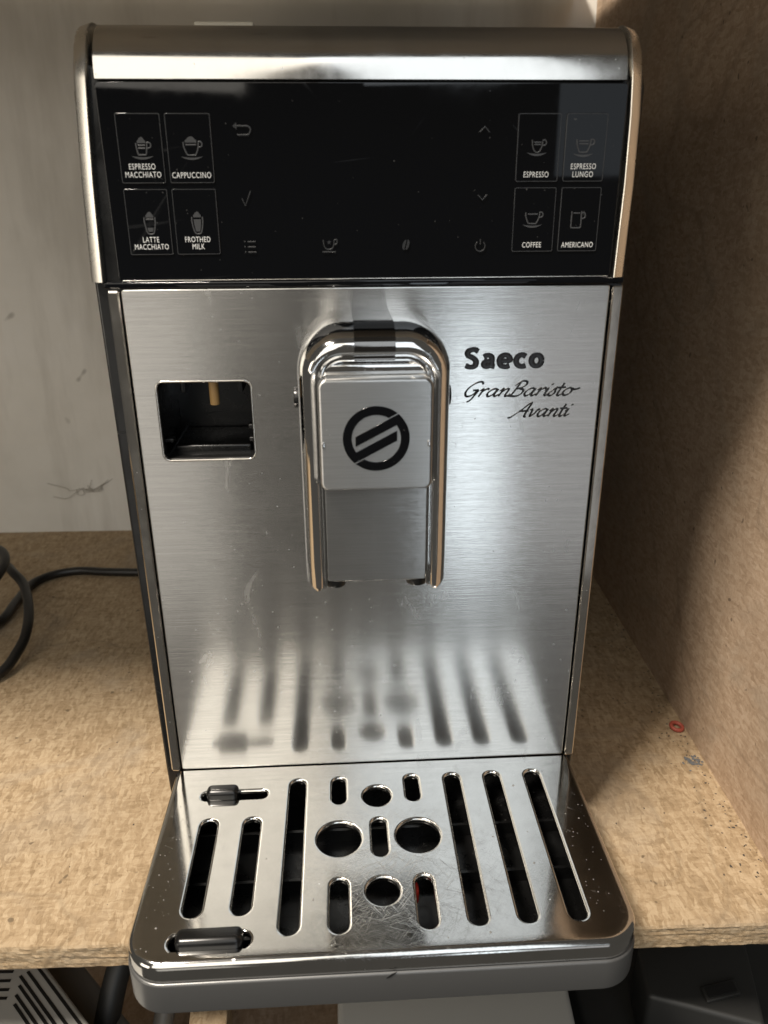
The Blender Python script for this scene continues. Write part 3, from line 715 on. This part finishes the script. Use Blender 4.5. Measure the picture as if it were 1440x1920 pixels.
# ------------------------------------------------------------------ things on the shelf
tb = tube('power_cable', [(-0.105, 0.335, -0.0508), (-0.16, 0.336, -0.0508), (-0.211, 0.340, -0.0508), (-0.241, 0.343, -0.0508), (-0.267, 0.347, -0.0508), (-0.289, 0.340, -0.0508), (-0.303, 0.322, -0.0508), (-0.304, 0.287, -0.0500), (-0.304, 0.250, -0.0490), (-0.325, 0.220, -0.0490),
      (-0.350, 0.240, -0.044), (-0.358, 0.280, -0.034), (-0.345, 0.310, -0.026), (-0.318, 0.305, -0.021), (-0.300, 0.285, -0.021), (-0.286, 0.268, -0.024), (-0.272, 0.238, -0.028), (-0.2645, 0.211, -0.034), (-0.266, 0.193, -0.042), (-0.275, 0.171, -0.0495), (-0.305, 0.148, -0.0500), (-0.345, 0.155, -0.044), (-0.372, 0.20, -0.030), (-0.368, 0.255, -0.012), (-0.345, 0.295, -0.005), (-0.318, 0.300, -0.004), (-0.302, 0.278, -0.006), (-0.303, 0.245, -0.012), (-0.318, 0.215, -0.020), (-0.350, 0.20, -0.030), (-0.40, 0.22, -0.045)], 0.0039, 'cable')
tag(tb, 'thick black power cable looping across the shelf left of the machine', 'cable')
# rubber ring
bm = bmesh.new()
nn, mm, Rr, rr = 28, 10, 0.0037, 0.0014
vs = [[bm.verts.new(((Rr+rr*math.cos(2*math.pi*j/mm))*math.cos(2*math.pi*i/nn), (Rr+rr*math.cos(2*math.pi*j/mm))*math.sin(2*math.pi*i/nn), rr*math.sin(2*math.pi*j/mm))) for j in range(mm)] for i in range(nn)]
for i in range(nn):
    for j in range(mm): bm.faces.new((vs[i][j], vs[(i+1) % nn][j], vs[(i+1) % nn][(j+1) % mm], vs[i][(j+1) % mm]))
me = bpy.data.meshes.new('rubber_ring'); bm.to_mesh(me); bm.free()
o = link('rubber_ring', me, 'orange', None, 180); o.location = (0.2085, 0.0860, ZS+rr+0.0004); o.rotation_euler = (0.12, 0.1, 0)
tag(o, 'small red rubber ring on the shelf against the side wall', 'rubber ring')
# wisp of cobweb on the back wall
cw = []
cx0, cz0 = -0.288, -0.005
for k in range(9):
    a = random.uniform(-0.6, 1.2)+(math.pi if k % 3 == 0 else 0); ln = random.uniform(0.010, 0.045)
    p = [(cx0+random.gauss(0, .003)+ln*t*math.cos(a), by(cx0)-0.0008-0.002*math.sin(math.pi*t), cz0+random.gauss(0, .0012)+ln*t*math.sin(a)*0.4-0.004*math.sin(math.pi*t)) for t in (0, .33, .66, 1)]
    cw.append(catmull(p, 5))
tag(link('cobweb', stroke_mesh(cw, 0.00028, res=1), 'cobweb', None, 60), 'wisp of dusty cobweb low on the back wall left of the machine', 'cobweb')
# crumbs along the wall joint and on the board
def crumb_mesh(name, items):
    bm = bmesh.new()
    for x, y, s in items:
        r = bmesh.ops.create_icosphere(bm, subdivisions=1, radius=1)
        a = random.uniform(0, 6.3); ca, sa = math.cos(a), math.sin(a); ex = random.uniform(0.8, 1.9); hz = random.uniform(.3, .6)
        for vtx in r['verts']:
            q = vtx.co*(1+random.uniform(-.35, .35)); px, py = q.x*ex*s, q.y*s
            vtx.co = Vector((x+px*ca-py*sa, y+px*sa+py*ca, ZS+q.z*s*hz+s*0.2))
    me = bpy.data.meshes.new(name); bm.to_mesh(me); bm.free(); return me
it = []
for i in range(170):
    y = random.uniform(-0.05, 0.26); d = abs(random.gauss(0, 0.010))
    it.append((wx(y, ZS)-0.0008-d, y, random.uniform(0.0002, 0.00065)))
for i in range(50): it.append((random.uniform(0.12, 0.20), random.uniform(-0.05, 0.2), random.uniform(0.0002, 0.0005)))
for i in range(50): it.append((random.uniform(-0.30, -0.12), random.uniform(-0.05, 0.3), random.uniform(0.0002, 0.0005)))
tag(link('crumbs', crumb_mesh('crumbs', it), 'debris'), 'dark crumbs and dust scattered along the wall joint of the shelf', 'crumbs', kind='stuff')
it = [(0.2055+random.gauss(0, .0035), 0.053+random.gauss(0, .0022), random.uniform(.0004, .0011)) for i in range(40)]
tag(link('lint', crumb_mesh('lint', it), 'lint'), 'small tuft of blue grey lint on the shelf beside the side wall', 'lint')

# ------------------------------------------------------------------ things under the shelf
def prism(name, pts, z0, z1, mat, parent, bev=0.0, smooth=40):
    n = len(pts); vv = [(p[0], p[1], z1) for p in pts]+[(p[0], p[1], z0) for p in pts]
    ff = [tuple(range(n)), tuple(range(2*n-1, n-1, -1))]+[(i, n+i, n+(i+1) % n, (i+1) % n) for i in range(n)]
    me = pydata(name, vv, ff)
    bm = bmesh.new(); bm.from_mesh(me); bmesh.ops.recalc_face_normals(bm, faces=bm.faces)
    if bev: bmesh.ops.bevel(bm, geom=list(bm.edges), offset=bev, segments=3, profile=0.5, affect='EDGES')
    bm.to_mesh(me); bm.free(); return link(name, me, mat, parent, smooth)
slab('lower_shelf', [(x0, fy(x0), -0.36), (0.21, fy(0.21), -0.36), (0.21, 0.43, -0.36), (x0, 0.45, -0.36)], (0, 0, -TH), 'sideboard')
# white appliance with a vented lid, lower left: turned 45 degrees
ZA = -0.15
va = empty('vented_appliance', (-0.22, -0.01, -0.36)); tag(va, 'white appliance with slotted vent lid under the shelf at the left', 'appliance')
def loc(pts, o): return [(p[0]-o[0], p[1]-o[1]) for p in pts]
OA = (-0.22, -0.01); dz = 0.36
u = Vector((0.707, -0.722)).normalized(); w = Vector((u.y, -u.x))*-1      # u runs along the slots, w to the right of them
e0 = Vector((-0.1971, 0.0046))
cor = [e0-u*0.06, e0+u*0.085, e0+u*0.085-w*0.16, e0-u*0.06-w*0.16]
lower = [c+w*0.022*(1 if k < 2 else 0) for k, c in enumerate(cor)]
prism('housing', loc(lower, OA), 0.0, ZA+dz-0.022, 'greyplastic', va, 0.003)
prism('vent_lid', loc(cor, OA), ZA+dz-0.020, ZA+dz, 'white', va, 0.0025)
def vent(a, ln, d=None):
    d = d or u; a = Vector(a); nrm = Vector((d.y, -d.x))*0.00085; b = a+d*ln
    prism('vent_slot', loc([a-nrm, a+nrm, b+nrm, b-nrm], OA), ZA+dz-0.004, ZA+dz+0.0003, 'slot', va)
for a in ((-0.2099, 0.0043), (-0.2134, 0.0017), (-0.2117, -0.0045), (-0.2114, -0.0104), (-0.2102, -0.0160)): vent(a, 0.070)
vent((-0.2060, 0.0080), 0.055)
for a in ((-0.2186, 0.0048), (-0.2180, -0.0011), (-0.2167, -0.0068), (-0.2159, -0.0121)): vent(a, 0.045, Vector((-1, 0.03)).normalized())
# dark hoses hanging behind the tray
h = tube('hose', [(-0.150, 0.10, -0.12), (-0.150, 0.035, -0.135), (-0.160, -0.005, -0.165), (-0.165, -0.03, -0.21), (-0.16, -0.04, -0.30), (-0.155, -0.03, -0.352)], 0.0075, 'darkplastic')
tag(h, 'thick dark hose hanging beside the vented appliance under the shelf', 'hose')
h = tube('hose', [(-0.115, 0.09, -0.12), (-0.118, 0.02, -0.14), (-0.128, -0.02, -0.175), (-0.128, -0.045, -0.23), (-0.12, -0.05, -0.352)], 0.006, 'greyplastic')
tag(h, 'thinner grey brown hose under the drip tray left corner', 'hose')
# board offcut
me = box_mesh('board_offcut', (-0.0105, -0.0075, 0.0), (0.0105, 0.02, 0.212), 0.0008)
o = link('board_offcut', me, 'board', None, 40); o.location = (-0.0965, -0.036, -0.36); o.rotation_euler = (0, 0, 0.06)
tag(o, 'pale particle board offcut standing below the drip tray left corner', 'board')
# pale box under the tray
pb = empty('pale_box', (0.045, 0.0, -0.36)); tag(pb, 'pale grey plastic box under the middle of the drip tray', 'box')
prism('box_body', [(-0.067, -0.085), (0.061, -0.085), (0.071, 0.06), (-0.067, 0.06)], 0.0, 0.185, 'white', pb, 0.004)
prism('box_lid', [(-0.069, -0.087), (0.063, -0.087), (0.073, 0.062), (-0.069, 0.062)], 0.186, 0.208, 'white', pb, 0.004)
# dark appliance, lower right
da = empty('dark_appliance', (0.19, 0.0, -0.36)); tag(da, 'dark grey appliance with small inset window under the shelf at the right', 'appliance')
OD = (0.19, 0.0)
prism('housing', loc([(0.128, -0.055), (0.33, -0.055), (0.33, 0.16), (0.135, 0.16)], OD), 0.0, 0.160, 'darkplastic', da, 0.004)
prism('upper_cover', loc([(0.158, -0.030), (0.2180, -0.052), (0.2400, 0.030), (0.163, 0.002)], OD), 0.161, 0.206, 'darkplastic', da, 0.003)
prism('window_frame', loc([(0.190, -0.037), (0.212, -0.033), (0.212, -0.024), (0.190, -0.028)], OD), 0.2062, 0.2085, 'darkplastic', da, 0.0006)
prism('window', loc([(0.192, -0.0352), (0.210, -0.0320), (0.210, -0.0262), (0.192, -0.0294)], OD), 0.2087, 0.2092, 'slot', da)
box('push_button', (-0.024, -0.036, 0.1605), (-0.0175, -0.031, 0.176), 'white', da, 0.0015)
